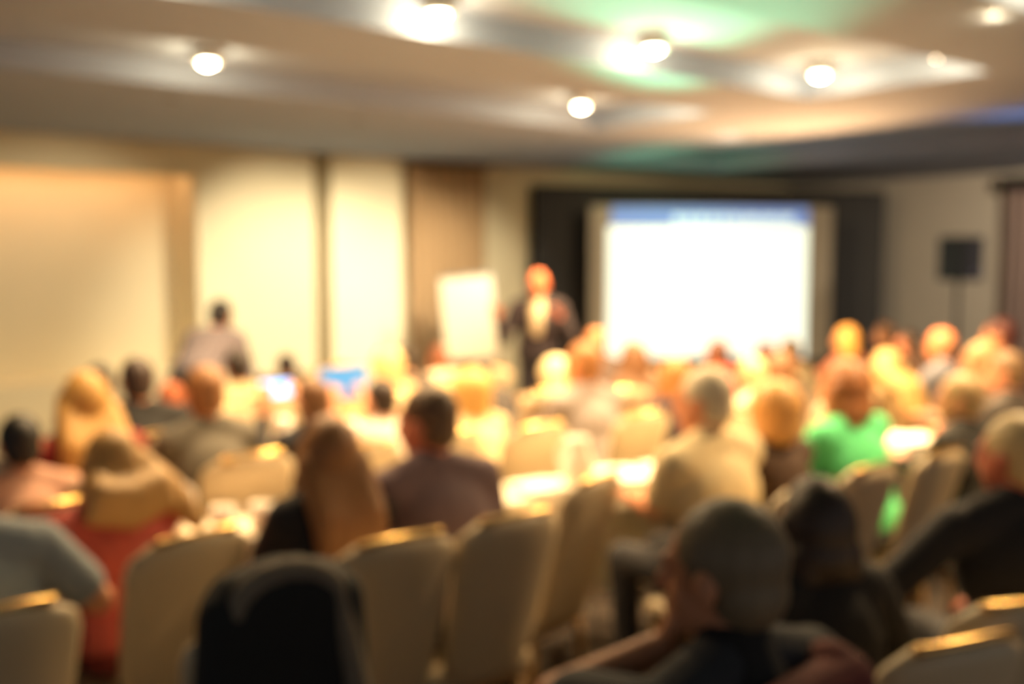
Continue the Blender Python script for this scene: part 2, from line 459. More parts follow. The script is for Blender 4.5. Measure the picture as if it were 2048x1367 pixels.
# ---------------------------------------------------------------- chairs
def rounded_panel(w0, w1, z0, z1, th, lean, curve, rad=0.07, nx=14, nz=14):
    """upholstered back: w0 wide at the bottom, w1 at the top, leaning back and curved round the sitter"""
    bm = bmesh.new()
    def outline(f):
        wz = w0 + (w1 - w0) * f
        H = z1 - z0; zt = (1 - f) * H
        if zt < rad: wz -= 2 * (rad - math.sqrt(max(0, rad * rad - (rad - zt) ** 2)))
        zbm = f * H
        if zbm < rad: wz -= 1.4 * (rad - math.sqrt(max(0, rad * rad - (rad - zbm) ** 2)))
        return wz
    G = {}
    for s in (0, 1):
        for i in range(nx + 1):
            for k in range(nz + 1):
                f = k / nz; x = (i / nx - 0.5)
                edge = min(1, 4.5 * min(0.5 - abs(x), 0.5), 6 * min(f, 1 - f) + 0.25)
                tt = th * (0.35 + 0.65 * math.sqrt(max(0, edge)))
                y = -lean * f + curve * (2 * x) ** 2 + (tt / 2 if s else -tt / 2)
                G[s, i, k] = bm.verts.new((x * outline(f), y, z0 + (z1 - z0) * f))
    for i in range(nx):
        for k in range(nz):
            bm.faces.new((G[0, i, k], G[0, i + 1, k], G[0, i + 1, k + 1], G[0, i, k + 1]))
            bm.faces.new((G[1, i, k], G[1, i, k + 1], G[1, i + 1, k + 1], G[1, i + 1, k]))
    for i in range(nx):
        for k in (0, nz):
            q = (G[0, i, k], G[1, i, k], G[1, i + 1, k], G[0, i + 1, k]); bm.faces.new(q if k == 0 else q[::-1])
    for k in range(nz):
        for i in (0, nx):
            q = (G[0, i, k], G[0, i, k + 1], G[1, i, k + 1], G[1, i, k]); bm.faces.new(q if i == 0 else q[::-1])
    return bm


def make_chair(label):
    t = empty('banquet_chair', (0, 0, 0), 0, label, 'chair', 'cream chairs in the audience rows')
    bm = bmesh.new(); box(bm, (0, 0.0, 0.41), (0.40, 0.43, 0.08), bevel=0.03); from_bm('seat', bm, M_CHAIR, t)
    bm = rounded_panel(0.32, 0.40, 0.40, 0.95, 0.055, 0.15, 0.03, 0.09); o = from_bm('backrest', bm, M_CHAIR, t); o.location = (0, -0.235, 0)
    bm = bmesh.new()
    pts = [Vector(((i / 16 - 0.5) * 0.26, -0.385 + 0.03 * (0.62 * (i / 8 - 1)) ** 2, 0.950 + 0.004 * (1 - (i / 8 - 1) ** 2))) for i in range(17)]
    sweep(bm, pts, 0.012)
    from_bm('top_rail', bm, M_BRASS, t)
    bm = bmesh.new(); box(bm, (0, 0, 0.355), (0.36, 0.39, 0.03), bevel=0.006); from_bm('seat_frame', bm, M_WOOD, t)
    for x, y in ((-0.16, 0.18), (0.16, 0.18), (-0.155, -0.19), (0.155, -0.19)):
        bm = bmesh.new(); tube(bm, (x, y, 0.35), (x * 1.1, y * 1.12, 0.0), 0.02, 0.014, 12); from_bm('leg', bm, M_WOOD, t)
    return t


CHAIR0 = [None]
def place_chair(pos, az, label):
    if CHAIR0[0] is None:
        c = make_chair(label); c.location = (pos[0], pos[1], 0); c.rotation_euler = (0, 0, az); CHAIR0[0] = c; return c
    return copy_thing(CHAIR0[0], label, (pos[0], pos[1], 0), az)


# ---------------------------------------------------------------- people
def cap(bm, p0, p1, r0, r1, n=12):
    """closed tapered capsule"""
    p0, p1 = Vector(p0), Vector(p1); d = p1 - p0; L = d.length
    q = d.to_track_quat('Z', 'Y') if L > 1e-6 else Matrix.Identity(3).to_quaternion()
    prof = [(r0 * math.sin(a), -r0 * math.cos(a)) for a in (0, PI / 6, PI / 3, PI / 2)] + [(r1 * math.sin(a), L - r1 * math.cos(a)) for a in (PI / 2, 2 * PI / 3, 5 * PI / 6, PI)]
    rings = []
    for r, z in prof:
        if r < 1e-6: rings.append([bm.verts.new(p0 + q @ Vector((0, 0, z)))])
        else: rings.append([bm.verts.new(p0 + q @ Vector((r * math.cos(2 * PI * i / n), r * math.sin(2 * PI * i / n), z))) for i in range(n)])
    for a, b in zip(rings, rings[1:]):
        for i in range(n):
            j = (i + 1) % n
            if len(a) == 1: bm.faces.new((a[0], b[j], b[i]))
            elif len(b) == 1: bm.faces.new((a[i], a[j], b[0]))
            else: bm.faces.new((a[i], a[j], b[j], b[i]))


def ell(bm, c, r, rot=None, n=16):
    M = Matrix.Translation(Vector(c)) @ (rot.to_4x4() if rot is not None else Matrix()) @ Matrix.Diagonal((*r, 1))
    bmesh.ops.create_uvsphere(bm, u_segments=n, v_segments=n // 2 + 2, radius=1.0, matrix=M)


def fuse(name, bm, voxel, m, parent, smooth=5, paint=None):
    """weld overlapping volumes into one continuous surface"""
    me = bpy.data.meshes.new(name + '_src'); bm.to_mesh(me); bm.free()
    o = bpy.data.objects.new(name + '_src', me); COL.objects.link(o)
    md = o.modifiers.new('r', 'REMESH'); md.mode = 'VOXEL'; md.voxel_size = voxel
    if smooth:
        ms = o.modifiers.new('s', 'SMOOTH'); ms.factor = 0.5; ms.iterations = smooth
    dg = bpy.context.evaluated_depsgraph_get()
    out = bpy.data.meshes.new_from_object(o.evaluated_get(dg)); out.name = name
    bpy.data.objects.remove(o); bpy.data.meshes.remove(me)
    out.materials.clear()
    ob = link(name, out, m, parent)
    if paint: paint(out)
    return ob


SKIN = '#c98d68'
def person(name_label, pos, az, top, hair='short', hairc='#4a3626', shirt='#555555', sleeve='long', arms=('table', 'table'),
           headyaw=0.0, skin=SKIN, trousers='#2a2a30', Y=5.0, stand=False, lean=None, shirtmat=None, extra=None, wide=1.0, head_pitch=0.0, chair=True, chair_label=None, voxel=None):
    """pos = where the head is; az = facing (0 = +y, positive to the left); top = height of the head's crown"""
    vx = voxel or (0.0085 if Y < 2.9 else 0.011 if Y < 4.6 else 0.014)
    hipz = 0.92 if stand else 0.55
    SL = 0.47
    full = hipz + SL + 0.145 * 0.97 + 0.118
    s = 1.0
    if lean is None:
        s = min(1.1, max(0.88, (top - hipz) / 0.733 + 0.02)) if not stand else top / full
        cosl = max(0.5, min(0.997, (top - hipz * (s if stand else 1) - 0.262 * s) / (SL * s))); lean = math.acos(cosl)
        if not stand: lean = max(lean, R(3))
    else:
        s = 1.0
    sp = Vector((0, math.sin(lean), math.cos(lean)))
    hip = Vector((0, 0, hipz))
    nk = hip + sp * SL * s
    hl = lean * 0.45
    head = nk + Vector((0, math.sin(hl), math.cos(hl))) * 0.145 * s + Vector((0, 0.012, 0))
    # shift so that the head stands over pos
    Rz = Matrix.Rotation(az, 3, 'Z')
    off = Rz @ Vector((head.x, head.y, 0))
    root = Vector((pos[0] - off.x, pos[1] - off.y, 0))
    t = empty('person', root, az, name_label, 'person')
    HR = Matrix.Rotation(headyaw, 3, 'Z') @ Matrix.Rotation(-hl * 0.4 - head_pitch, 3, 'X')
    def H(x, y, z): return head + HR @ (Vector((x, y, z)) * s)
    right = Vector((1, 0, 0)); fwd = Vector((0, math.cos(lean), -math.sin(lean)))
    def T(x, y, f): return hip + right * x * s * wide + fwd * y * s + sp * f * s
    sh = {-1: T(-0.168, 0.0, 0.425), 1: T(0.168, 0.0, 0.425)}
    # arms
    A = {}
    for sd, pose in ((-1, arms[0]), (1, arms[1])):
        S = sh[sd]
        if isinstance(pose, tuple): el, wr = Vector(pose[0]), Vector(pose[1])
        elif pose == 'table': wr = Vector((sd * 0.10, max(0.42, S.y + 0.30), 0.79)); el = Vector((sd * 0.185, max(0.20, S.y + 0.10), 0.80))
        elif pose == 'lap': wr = Vector((sd * 0.07, 0.24, 0.68)); el = Vector((sd * 0.235, 0.04 + S.y * 0.3, 0.74))
        elif pose == 'side': wr = S + Vector((sd * 0.10, 0.10, -0.50)); el = S + Vector((sd * 0.09, -0.02, -0.27))
        elif pose == 'chin': wr = head + Vector((sd * 0.03, 0.14, -0.17)); el = Vector((sd * 0.2, max(0.3, S.y + .18), 0.80))
        elif pose == 'hold': wr = head + Vector((sd * 0.10, 0.30, -0.09)); el = S + Vector((sd * 0.06, 0.19, -0.18))
        elif pose == 'raise': wr = S + Vector((sd * 0.16, 0.24, 0.10)); el = S + Vector((sd * 0.10, 0.12, -0.20))
        elif pose == 'gesture': wr = S + Vector((sd * 0.07 + 0.05, 0.25, -0.06)); el = S + Vector((sd * 0.10, 0.03, -0.27))
        A[sd] = (S, el, wr)
    # ---- skin body: one continuous mesh
    bm = bmesh.new()
    def torso(b, g):
        ell(b, T(0, 0.0, 0.05), ((0.165 + g) * s * wide, (0.125 + g) * s, 0.10 + g), Matrix.Rotation(-lean, 3, 'X'))
        ell(b, T(0, 0.005, 0.15), ((0.148 + g) * s * wide, (0.108 + g) * s, 0.14 + g), Matrix.Rotation(-lean, 3, 'X'))
        ell(b, T(0, 0.01, 0.30), ((0.165 + g) * s * wide, (0.112 + g) * s, 0.16 + g), Matrix.Rotation(-lean, 3, 'X'))
        cap(b, T(-0.155, 0, 0.415), T(0.155, 0, 0.415), (0.058 + g) * s, (0.058 + g) * s)
        for sd in (-1, 1): cap(b, T(sd * 0.03, -0.01, 0.475), T(sd * 0.14, -0.005, 0.43), (0.046 + g) * s, (0.05 + g) * s)
    torso(bm, 0)
    cap(bm, T(0, -0.005, 0.42), head + HR @ Vector((0, -0.02, -0.05)) * s, 0.056 * s, 0.053 * s)
    ell(bm, H(0, -0.008, 0.022), (0.076 * s, 0.096 * s, 0.094 * s), HR)
    ell(bm, H(0, 0.030, -0.045), (0.060 * s, 0.064 * s, 0.070 * s), HR)
    cap(bm, H(0, 0.055, -0.085), H(0, 0.062, -0.092), 0.030 * s, 0.026 * s)
    cap(bm, H(0, 0.090, 0.008), H(0, 0.108, -0.030), 0.011 * s, 0.016 * s, 8)
    cap(bm, H(-0.035, 0.082, 0.022), H(0.035, 0.082, 0.022), 0.013 * s, 0.013 * s, 8)
    cap(bm, H(-0.016, 0.090, -0.058), H(0.016, 0.090, -0.058), 0.010 * s, 0.010 * s, 8)
    for sd in (-1, 1):
        ell(bm, H(sd * 0.080, -0.008, -0.008), (0.012 * s, 0.022 * s, 0.034 * s), HR, 8)
        S, el, wr = A[sd]
        cap(bm, S, el, 0.050 * s, 0.040 * s); cap(bm, el, wr, 0.041 * s, 0.027 * s)
        hd = (wr - el).normalized()
        if arms[0 if sd < 0 else 1] in ('table', 'lap'): hd = (hd + Vector((-sd * 0.35, 0.4, -0.05))).normalized()
        if arms[0 if sd < 0 else 1] in ('chin', 'raise', 'hold'): hd = (hd + Vector((0, 0, 0.9))).normalized()
        if isinstance(arms[0 if sd < 0 else 1], tuple) and len(arms[0 if sd < 0 else 1]) > 2: hd = Vector(arms[0 if sd < 0 else 1][2]).normalized()
        side = hd.cross(Vector((0, 0, 1)));
        if side.length < 0.2: side = Vector((sd, 0, 0))
        side.normalize(); nrm = side.cross(hd).normalized()
        th = -sd if side.x * 1 > 0 else sd                   # the thumb points to the body's middle
        pc = wr + hd * 0.05
        rot = Matrix((side, hd, nrm)).transposed()
        ell(bm, pc, (0.040, 0.052, 0.018), rot, 12)
        for fi, (fx, fl) in enumerate(((-0.031, 0.060), (-0.0105, 0.076), (0.0105, 0.082), (0.031, 0.072))):
            fx *= -th
            b0 = pc + hd * 0.036 + side * fx
            k1 = b0 + hd * fl * 0.5 + side * fx * 0.25 - nrm * 0.004
            k2 = k1 + hd * fl * 0.42 + side * fx * 0.12 - nrm * fl * 0.30
            cap(bm, b0, k1, 0.0095, 0.0088, 8); cap(bm, k1, k2, 0.0088, 0.0075, 8)
        t0 = wr + hd * 0.025 + side * th * 0.03
        t1 = t0 + (hd * 0.55 + side * th * 0.75).normalized() * 0.042; t2 = t1 + (hd * 0.9 + side * th * 0.2).normalized() * 0.03
        cap(bm, t0, t1, 0.0125, 0.0105, 8); cap(bm, t1, t2, 0.0105, 0.0085, 8)
    legs = []
    for sd in (-1, 1):
        if stand:
            hp, kn, an = Vector((sd * 0.085 * s, 0, hipz - 0.04)), Vector((sd * 0.10, 0.02, 0.48 * s)), Vector((sd * 0.11, -0.02, 0.09))
        else:
            hp, kn, an = Vector((sd * 0.085 * s, 0.03, 0.552)), Vector((sd * 0.105, 0.43 * s, 0.538)), Vector((sd * 0.12, 0.40, 0.085))
        toe = an + Vector((sd * 0.03, 0.17, -0.052))
        legs.append((hp, kn, an, toe))
        cap(bm, hp, kn, 0.078, 0.056); cap(bm, kn, an, 0.054, 0.036); cap(bm, an + Vector((0, -0.02, -0.04)), toe, 0.034, 0.028)
    sk, ey, lp = skinm(skin), mat('eye_dark', '#1b1412', 0.15), mat('lips_' + skin, '#a35a4a', 0.5)
    def paint(me):
        pts = [(H(-0.032, 0.089, 0.002), 0.0125, 1), (H(0.032, 0.089, 0.002), 0.0125, 1), (H(0, 0.098, -0.058), 0.017, 2)]
        for p in me.polygons:
            for c, r, i in pts:
                if (p.center - c).length < r: p.material_index = i
    fuse('body', bm, vx, [sk, ey, lp], t, 4, paint)
    # ---- clothing
    bm = bmesh.new(); g = 0.014; torso(bm, g)
    cap(bm, T(0, -0.01, 0.42), T(0, -0.008, 0.50), 0.066 * s, 0.060 * s)
    for sd in (-1, 1):
        S, el, wr = A[sd]
        if sleeve == 'long':
            cap(bm, S, el, 0.066 * s, 0.056 * s); cap(bm, el, el + (wr - el) * 0.90, 0.056 * s, 0.040 * s)
        elif sleeve == 'short': cap(bm, S, S + (el - S) * 0.72, 0.066 * s, 0.062 * s)
        else: cap(bm, S, S + (el - S) * 0.12, 0.064 * s, 0.06 * s)
    sm = shirtmat or cloth(shirt)
    fuse('jacket' if sleeve == 'long' and extra == 'jacket' else 'shirt', bm, vx * 1.1, sm, t, 5)
    if extra == 'jacket':
        bm = bmesh.new()
        ell(bm, T(0, 0.035, 0.31), (0.105 * s, 0.110 * s, 0.19 * s), Matrix.Rotation(-lean, 3, 'X'))
        cap(bm, T(0, -0.005, 0.42), T(0, 0.0, 0.508), 0.070 * s, 0.064 * s)
        fuse('shirt_front', bm, vx, cloth('#e8d6b4'), t, 4)
    if extra == 'collar':
        bm = bmesh.new(); cap(bm, T(0, -0.012, 0.445), T(0, -0.012, 0.495), 0.081 * s, 0.069 * s); fuse('collar', bm, vx, cloth('#0c0c10'), t, 3)
    if extra == 'collar':
        bm = bmesh.new()
        for f in (0.40, 0.34, 0.27, 0.20): cap(bm, T(-0.05, -0.105, f), T(0.14, -0.095, f + 0.015), 0.050, 0.052)
        cap(bm, T(0.13, -0.075, 0.43), T(0.18, -0.05, 0.30), 0.055, 0.05)
        fuse('draped_sweater', bm, vx, cloth('#6a2a26'), t, 5)
    bm = bmesh.new()
    ell(bm, T(0, 0.0, 0.0), (0.175 * s * wide, 0.140 * s, 0.078), None)
    for hp, kn, an, toe in legs:
        cap(bm, hp, kn, 0.088, 0.066); cap(bm, kn, an + Vector((0, 0, 0.03)), 0.066, 0.052)
    fuse('trousers', bm, max(vx, 0.014), cloth(trousers), t, 4)
    for hp, kn, an, toe in legs:
        bm = bmesh.new(); cap(bm, an + Vector((0, -0.025, -0.035)), toe + Vector((0, 0.01, 0.0)), 0.044, 0.034); box(bm, (an + toe) / 2 + Vector((0, 0, -0.045)), (0.075, 0.24, 0.02))
        o = fuse('shoe', bm, 0.012, mat('shoe_leather', '#1a1614', 0.4), t, 2)
    # ---- hair
    bm = bmesh.new(); hv = max(vx * 0.9, 0.008)
    if hair != 'bald':
        ell(bm, H(0, -0.020, 0.034), (0.084 * s, 0.099 * s, 0.096 * s), HR)
        ell(bm, H(0, -0.048, -0.022), (0.074 * s, 0.066 * s, 0.068 * s), HR)
    if hair == 'fringe' or hair == 'bald':
        ell(bm, H(0, -0.045, -0.012), (0.079 * s, 0.066 * s, 0.045 * s), HR)
    if hair == 'bob':
        ell(bm, H(0, -0.030, -0.005), (0.108 * s, 0.098 * s, 0.125 * s), HR)
        ell(bm, H(0, -0.045, -0.085), (0.122 * s, 0.082 * s, 0.075 * s), HR)
        for sd in (-1, 1): cap(bm, H(sd * 0.080, -0.005, 0.0), H(sd * 0.100, 0.005, -0.125), 0.038 * s, 0.034 * s)
        cap(bm, H(-0.075, -0.065, -0.125), H(0.075, -0.065, -0.125), 0.040 * s, 0.040 * s)
    if hair == 'puff':
        ell(bm, H(0, -0.035, 0.025), (0.130 * s, 0.122 * s, 0.128 * s), HR)
        ell(bm, H(0, -0.05, -0.055), (0.120 * s, 0.095 * s, 0.095 * s), HR)
    if hair in ('long', 'swoop', 'verylong'):
        L = {'long': 0.20, 'swoop': 0.01, 'verylong': 0.27}[hair]
        ell(bm, H(0, -0.030, 0.0), (0.096 * s, 0.098 * s, 0.125 * s), HR)
        for x in (-0.08, -0.06, -0.04, -0.02, 0.0, 0.02, 0.04, 0.06, 0.08):
            a = H(x, -0.05, -0.03); d = T(x * (1.05 if hair == 'verylong' else 1.45), -0.115, 0.42 - L + 0.04 * abs(x) / 0.08)
            mid_ = (a + d) / 2 + Vector((0, -0.035, 0.02)); cap(bm, a, mid_, 0.046 * s, 0.045 * s); cap(bm, mid_, d, 0.045 * s, 0.030 * s)
        for sd in (-1, 1): cap(bm, H(sd * 0.075, 0.0, 0.02), H(sd * 0.09, -0.01, -0.13), 0.033 * s, 0.035 * s)
        if hair == 'swoop':
            a = H(0.05, -0.05, 0.0); m1 = T(0.14, -0.07, 0.50); e = T(0.215, -0.08, 0.36)
            cap(bm, a, m1, 0.070 * s, 0.060 * s); cap(bm, m1, e, 0.060 * s, 0.032 * s)
    if hair == 'bun':
        ell(bm, H(0, -0.105, 0.05), (0.05 * s, 0.045 * s, 0.05 * s), HR)
    fuse('hair', bm, hv, hairm(hairc), t, 4)
    if chair and not stand:
        q = Rz @ Vector((0, 0.03, 0)); place_chair((root.x + q.x, root.y + q.y), az, chair_label)
    t['_head'] = (0, 0, 0); del t['_head']
    return t, root, Rz, head


def hb(px, ytop, b):                          # place a head on the sight line at row distance b
    k = (px - CX) / F; Y = b / (0.866 - 0.5 * k)
    return Vector((k * Y, Y)), CZ - 0.0 + (at_y(px, ytop, Y).z - CZ), Y


AZ = R(38)
PEOPLE = [
 # px, ytop, b, kwargs, label, chair phrase
 (1636, 957, 1.70, dict(az=R(22), hair='bob', hairc='#2c1d16', shirt='#14151c', arms=('lap', 'lap')), 'person with a dark brown bob and black top beside the near grey-haired man', 'the person with the dark bob'),
 (-120, 868, 2.883, dict(hair='short', hairc='#3a3028', shirt='#8b949c', sleeve='short', wide=1.15, arms=('table', ((0.33, 0.05, 0.80), (0.22, 0.32, 0.79)))), 'person in a grey-blue short-sleeved shirt cut off at the left edge', 'the person in grey-blue at the left edge'),
 (27, 830, 3.907, dict(hair='short', hairc='#1a1818', shirt='#cfa08a', sleeve='short'), 'person in a pale pink top with dark hair at the left edge', 'the person in pale pink'),
 (205, 862, 3.246, dict(az=R(50), trousers='#7c2c28', hair='swoop', hairc='#c49a5c', shirt='#d4655a', sleeve='long', headyaw=R(14), arms=('table', 'table'), wide=1.18), 'person in a coral red top with long wavy golden brown hair', 'the person in coral red'),
 (652, 832, 2.955, dict(az=R(34), hair='verylong', hairc='#9a6a3e', shirt='#1a1a24', headyaw=R(-8)), 'person with very long light brown hair and a black top', 'the person with very long hair'),
 (851, 774, 3.01, dict(az=R(38), hair='short', hairc='#6a5038', shirt='#66525a', headyaw=R(28), wide=1.2, skin='#c2745a', arms=('table', 'lap')), 'large person in a plum brown shirt with short brown hair', 'the person in plum brown'),
 (1410, 738, 2.837, dict(hair='short', hairc='#efe0c0', shirt='#f4dfb0', sleeve='short', headyaw=R(22), wide=1.15, skin='#d8916a'), 'white-haired person in a cream short-sleeved shirt', 'the person in the cream shirt'),
 (1545, 772, 2.943, dict(hair='puff', hairc='#dba45c', shirt='#4a3426', arms=('table', 'table')), 'person with puffy strawberry blonde hair and dark brown top', 'the puffy-haired blonde'),
 (1690, 722, 3.012, dict(hair='bob', hairc='#a66b3c', shirt='#62e094', sleeve='short', wide=1.22, headyaw=R(12)), 'person in a bright green shirt with auburn hair', 'the person in bright green'),
 (1925, 750, 2.777, dict(hair='short', hairc='#b09468', shirt='#232220', headyaw=R(25), wide=1.15), 'person with grey-blond hair in a black jacket at right', 'the person in the black jacket'),
 (161, 745, 4.273, dict(hair='long', hairc='#c99a52', shirt='#8f2522'), 'long-haired blonde person in a dark red top at left', 'the blonde in dark red'),
 (404, 733, 4.312, dict(hair='short', hairc='#9a6a40', shirt='#6f6a60', wide=1.0), 'person in a grey sweater with orange-brown hair', 'the person in the grey sweater'),
 (621, 757, 4.305, dict(hair='short', hairc='#7a5434', shirt='#23242e', arms=('hold', 'hold'), headyaw=R(4)), 'person in navy black holding up a glowing phone', 'the person holding the phone'),
 (759, 757, 4.493, dict(hair='short', hairc='#33241c', shirt='#eedccd', arms=('hold', 'hold')), 'dark-haired person in a white shirt holding up a tablet', 'the person holding the tablet'),
 (934, 745, 4.428, dict(hair='puff', hairc='#dcae62', shirt='#f0d2a4', skin='#dc8c6c', headyaw=R(15)), 'golden blonde person in a cream and peach top', 'the golden blonde in cream'),
 (1164, 687, 4.379, dict(hair='fringe', hairc='#a8703e', shirt='#9c9290', wide=1.12, skin='#d68a58', headyaw=R(15), arms=('table', ((0.25, 0.22, 0.82), (0.25, 0.32, 1.02), (0, 0.1, 1)))), 'balding person in a mauve grey shirt with one hand raised', 'the balding person in mauve grey'),
 (1347, 715, 4.254, dict(hair='bob', hairc='#b8763a', shirt='#3f3440'), 'ginger-haired person in a dark purple top', 'the ginger-haired person'),
 (1504, 715, 4.37, dict(hair='short', hairc='#ead3a0', shirt='#d9d0b8', skin='#dc9a74'), 'white-blond person in a pale top below the screen', 'the white-blond person in pale'),
 (1558, 705, 4.565, dict(hair='bob', hairc='#7c5330', shirt='#4b3a30'), 'brown-haired person in brown behind the white-blond head', 'the brown-haired person in brown'),
 (1773, 700, 4.243, dict(hair='long', hairc='#c9a468', shirt='#8a7048'), 'person with long sandy blonde hair in an olive tan top', 'the sandy blonde in olive tan'),
 (2015, 705, 3.222, dict(hair='short', hairc='#7c6040', shirt='#4c4541', headyaw=R(20), skin='#cf8a66'), 'brown-haired person in a dark grey jacket near the right edge', 'the person in dark grey near the right edge'),
 (1964, 685, 3.581, dict(hair='short', hairc='#b08e60', shirt='#8f7a66', headyaw=R(20)), 'sandy-haired person in a taupe top below the loudspeaker', 'the sandy-haired person in taupe'),
 (1693, 652, 5.467, dict(hair='bob', hairc='#d9a04e', shirt='#a05c40', headyaw=R(25)), 'tall golden-haired person at the right edge of the screen', 'the tall golden-haired person'),
 (1885, 656, 4.312, dict(hair='bald', hairc='#8f6a4a', shirt='#7d7f8c', skin='#dd8a5c'), 'bald person in a blue-grey shirt in front of the loudspeaker', 'the bald person in blue-grey'),
 (1816, 662, 5.353, dict(hair='long', hairc='#4b3424', shirt='#6a4a3a', headyaw=R(60), skin='#d88a64'), 'dark-haired person looking left beside the bald head', 'the dark-haired person beside the bald head'),
 (1770, 646, 5.878, dict(hair='short', hairc='#6e4c30', shirt='#5a4030'), 'brown-haired person seated in front of the black drape edge', 'the brown-haired person by the drape edge'),
 (1999, 640, 4.353, dict(hair='short', hairc='#5a2a22', shirt='#8f2f2c', headyaw=R(20)), 'person in red far back beside the mauve curtain', 'the person in red by the mauve curtain'),
 (268, 716, 5.015, dict(hair='short', hairc='#3a2a24', shirt='#1e1e20', wide=1.25), 'dark-haired person in a black suit by the wall niche', 'the person in the black suit'),
 (192, 728, 5.882, dict(hair='short', hairc='#26201e', shirt='#3a3634'), 'dark-haired person half hidden behind the blonde in dark red', 'the person hidden behind the blonde in dark red'),
 (335, 762, 5.930, dict(hair='short', hairc='#b06038', shirt='#c4683c', sleeve='none', skin='#e0965e', arms=('table', 'table')), 'red-haired person in an orange sleeveless top leaning forward', 'the person in orange'),
 (470, 700, 5.891, dict(hair='short', hairc='#241a16', shirt='#cdbf98', wide=1.2, skin='#b86a52'), 'dark-haired person in a cream shirt in front of the plaid shirt', 'the dark-haired person in cream'),
 (569, 705, 7.468, dict(hair='short', hairc='#2a2020', shirt='#5c5848', skin='#a0664e'), 'person with cropped black hair in an olive grey shirt', 'the person with cropped black hair'),
 (676, 730, 5.861, dict(hair='puff', hairc='#cfa866', shirt='#b88a60', skin='#d88460', headyaw=R(10)), 'dark blonde person just beyond the held-up tablet', 'the dark blonde beyond the tablet'),
 (769, 700, 5.954, dict(hair='puff', hairc='#ecc890', shirt='#d9b488'), 'pale blonde person in front of the cream wall panel', 'the pale blonde by the cream panel'),
 (808, 692, 6.474, dict(hair='short', hairc='#2b2220', shirt='#4a4038'), 'dark-haired person far back at the foot of the tan curtain', 'the dark-haired person by the tan curtain'),
 (874, 690, 6.761, dict(hair='short', hairc='#8a5236', shirt='#f0d4bc', wide=1.2), 'auburn person in a pale pink shirt by the flip chart', 'the person in pale pink by the flip chart'),
 (964, 715, 5.542, dict(hair='short', hairc='#2c211c', shirt='#37302e', headyaw=R(-60), skin='#c06c4c'), 'dark-haired person in black looking right below the flip chart', 'the person in black looking right'),
 (1107, 718, 5.424, dict(hair='puff', hairc='#f0dcb0', shirt='#cfa872'), 'white-haired person in a tan top below the presenter', 'the white-haired person in tan'),
 (1265, 683, 5.203, dict(hair='bob', hairc='#7b5434', shirt='#7a5a44'), 'brown-haired head against the lower left of the screen', 'the brown-haired person at the lower left of the screen'),
 (1191, 655, 6.072, dict(hair='bald', hairc='#8a6a50', shirt='#5a4a44', skin='#c98a5e'), 'person with a shaved head against the black drape left of the screen', 'the shaved-headed person left of the screen'),
 (1435, 680, 5.479, dict(hair='short', hairc='#5a3020', shirt='#b5443c', wide=0.95), 'person in a red top with brown hair before the screen middle', 'the person in red before the screen'),
 (1532, 685, 5.451, dict(hair='short', hairc='#4a2820', shirt='#3c3028'), 'dark auburn head against the lower right of the screen', 'the auburn person at the lower right of the screen'),
 (1581, 676, 5.616, dict(hair='short', hairc='#4a3a28', shirt='#5c5038'), 'slim dark head nearest the right side of the bright slide', 'the slim person nearest the slide side'),
]
for px, yt, b, kw, lab, cl in PEOPLE:
    pos, top, Y = hb(px, yt, b)
    kw = dict(kw)
    arms = kw.pop('arms', ('table', 'table'))
    if Y < 2.4: pass
    t, root, Rz, head = person(lab, pos, kw.pop('az', AZ), top, Y=Y, arms=arms, chair_label='cream chair under ' + cl, **kw)
    if 'holding up' in lab:
        # the held device, screen towards the holder
        dv = 'tablet' if 'tablet' in lab else 'phone'
        c = root + Rz @ (head + Vector((0, 0.385, 0.05 if 'tablet' in lab else 0.02)))
        d = empty('tablet_computer' if dv == 'tablet' else 'phone', c, t.rotation_euler.z, 'tablet with a blue picture held up by the person in white' if dv == 'tablet' else 'phone with a glowing pale blue screen held up in the crowd', dv)
        wdt, hgt = (0.28, 0.17) if dv == 'tablet' else (0.17, 0.09)
        bm = bmesh.new(); box(bm, (0, 0, 0), (wdt, 0.01, hgt), bevel=0.004); from_bm('casing', bm, M_BLACK, d, False)
        bm = bmesh.new(); box(bm, (0, -0.006, 0), (wdt - 0.014, 0.002, hgt - 0.012))
        from_bm('display', bm, mat('display_' + dv, '#3f7fb0', emit='#2f86d0' if dv == 'tablet' else '#86bcff', strength=0.9 if dv == 'tablet' else 3.0), d, False)

# the near grey-haired man, chin in his hand
pos = at_z(1444, 1006, 1.30)
nm = person('grey-brown-haired man resting his chin in his hand, maroon sweater on his back', (pos.x, pos.y), R(36), 1.30, hair='short', hairc='#76664f', sleeve='short',
       shirtmat=cloth('#2b2e36', '#14161c', scale=18), extra='collar', headyaw=R(18), skin='#b57a58', Y=1.7, voxel=0.0062, wide=1.15,
       arms=(((-0.22, 0.325, 0.945), (-0.055, 0.225, 1.035), (0.25, -0.25, 1)), 'lap'), chair_label='cream chair under the chin-resting man nearest the camera')
# right-edge person
pos = at_y(2030, 832, 2.85)
person('grey-blond person in a navy jacket cut off by the right edge', (pos.x, pos.y), R(10), pos.z, hair='short', hairc='#d0b888', shirt='#12131c', Y=2.6,
       skin='#b5654c', wide=1.2, arms=(((-0.40, 0.10, 0.80), (-0.50, 0.02, 0.62)), 'lap'), headyaw=R(25), chair_label='cream chair under the person in navy at the right edge')
# presenter
pos = at_y(1076, 548, 8.0)
person('bald presenter in a dark jacket gesturing before the black drape', (pos.x, pos.y), R(172), pos.z, hair='bald', hairc='#b08060', shirt='#3a3036', stand=True, extra='jacket',
       arms=('gesture', 'gesture'), skin='#dd7c52', trousers='#2c262c', Y=5.0, wide=1.1)
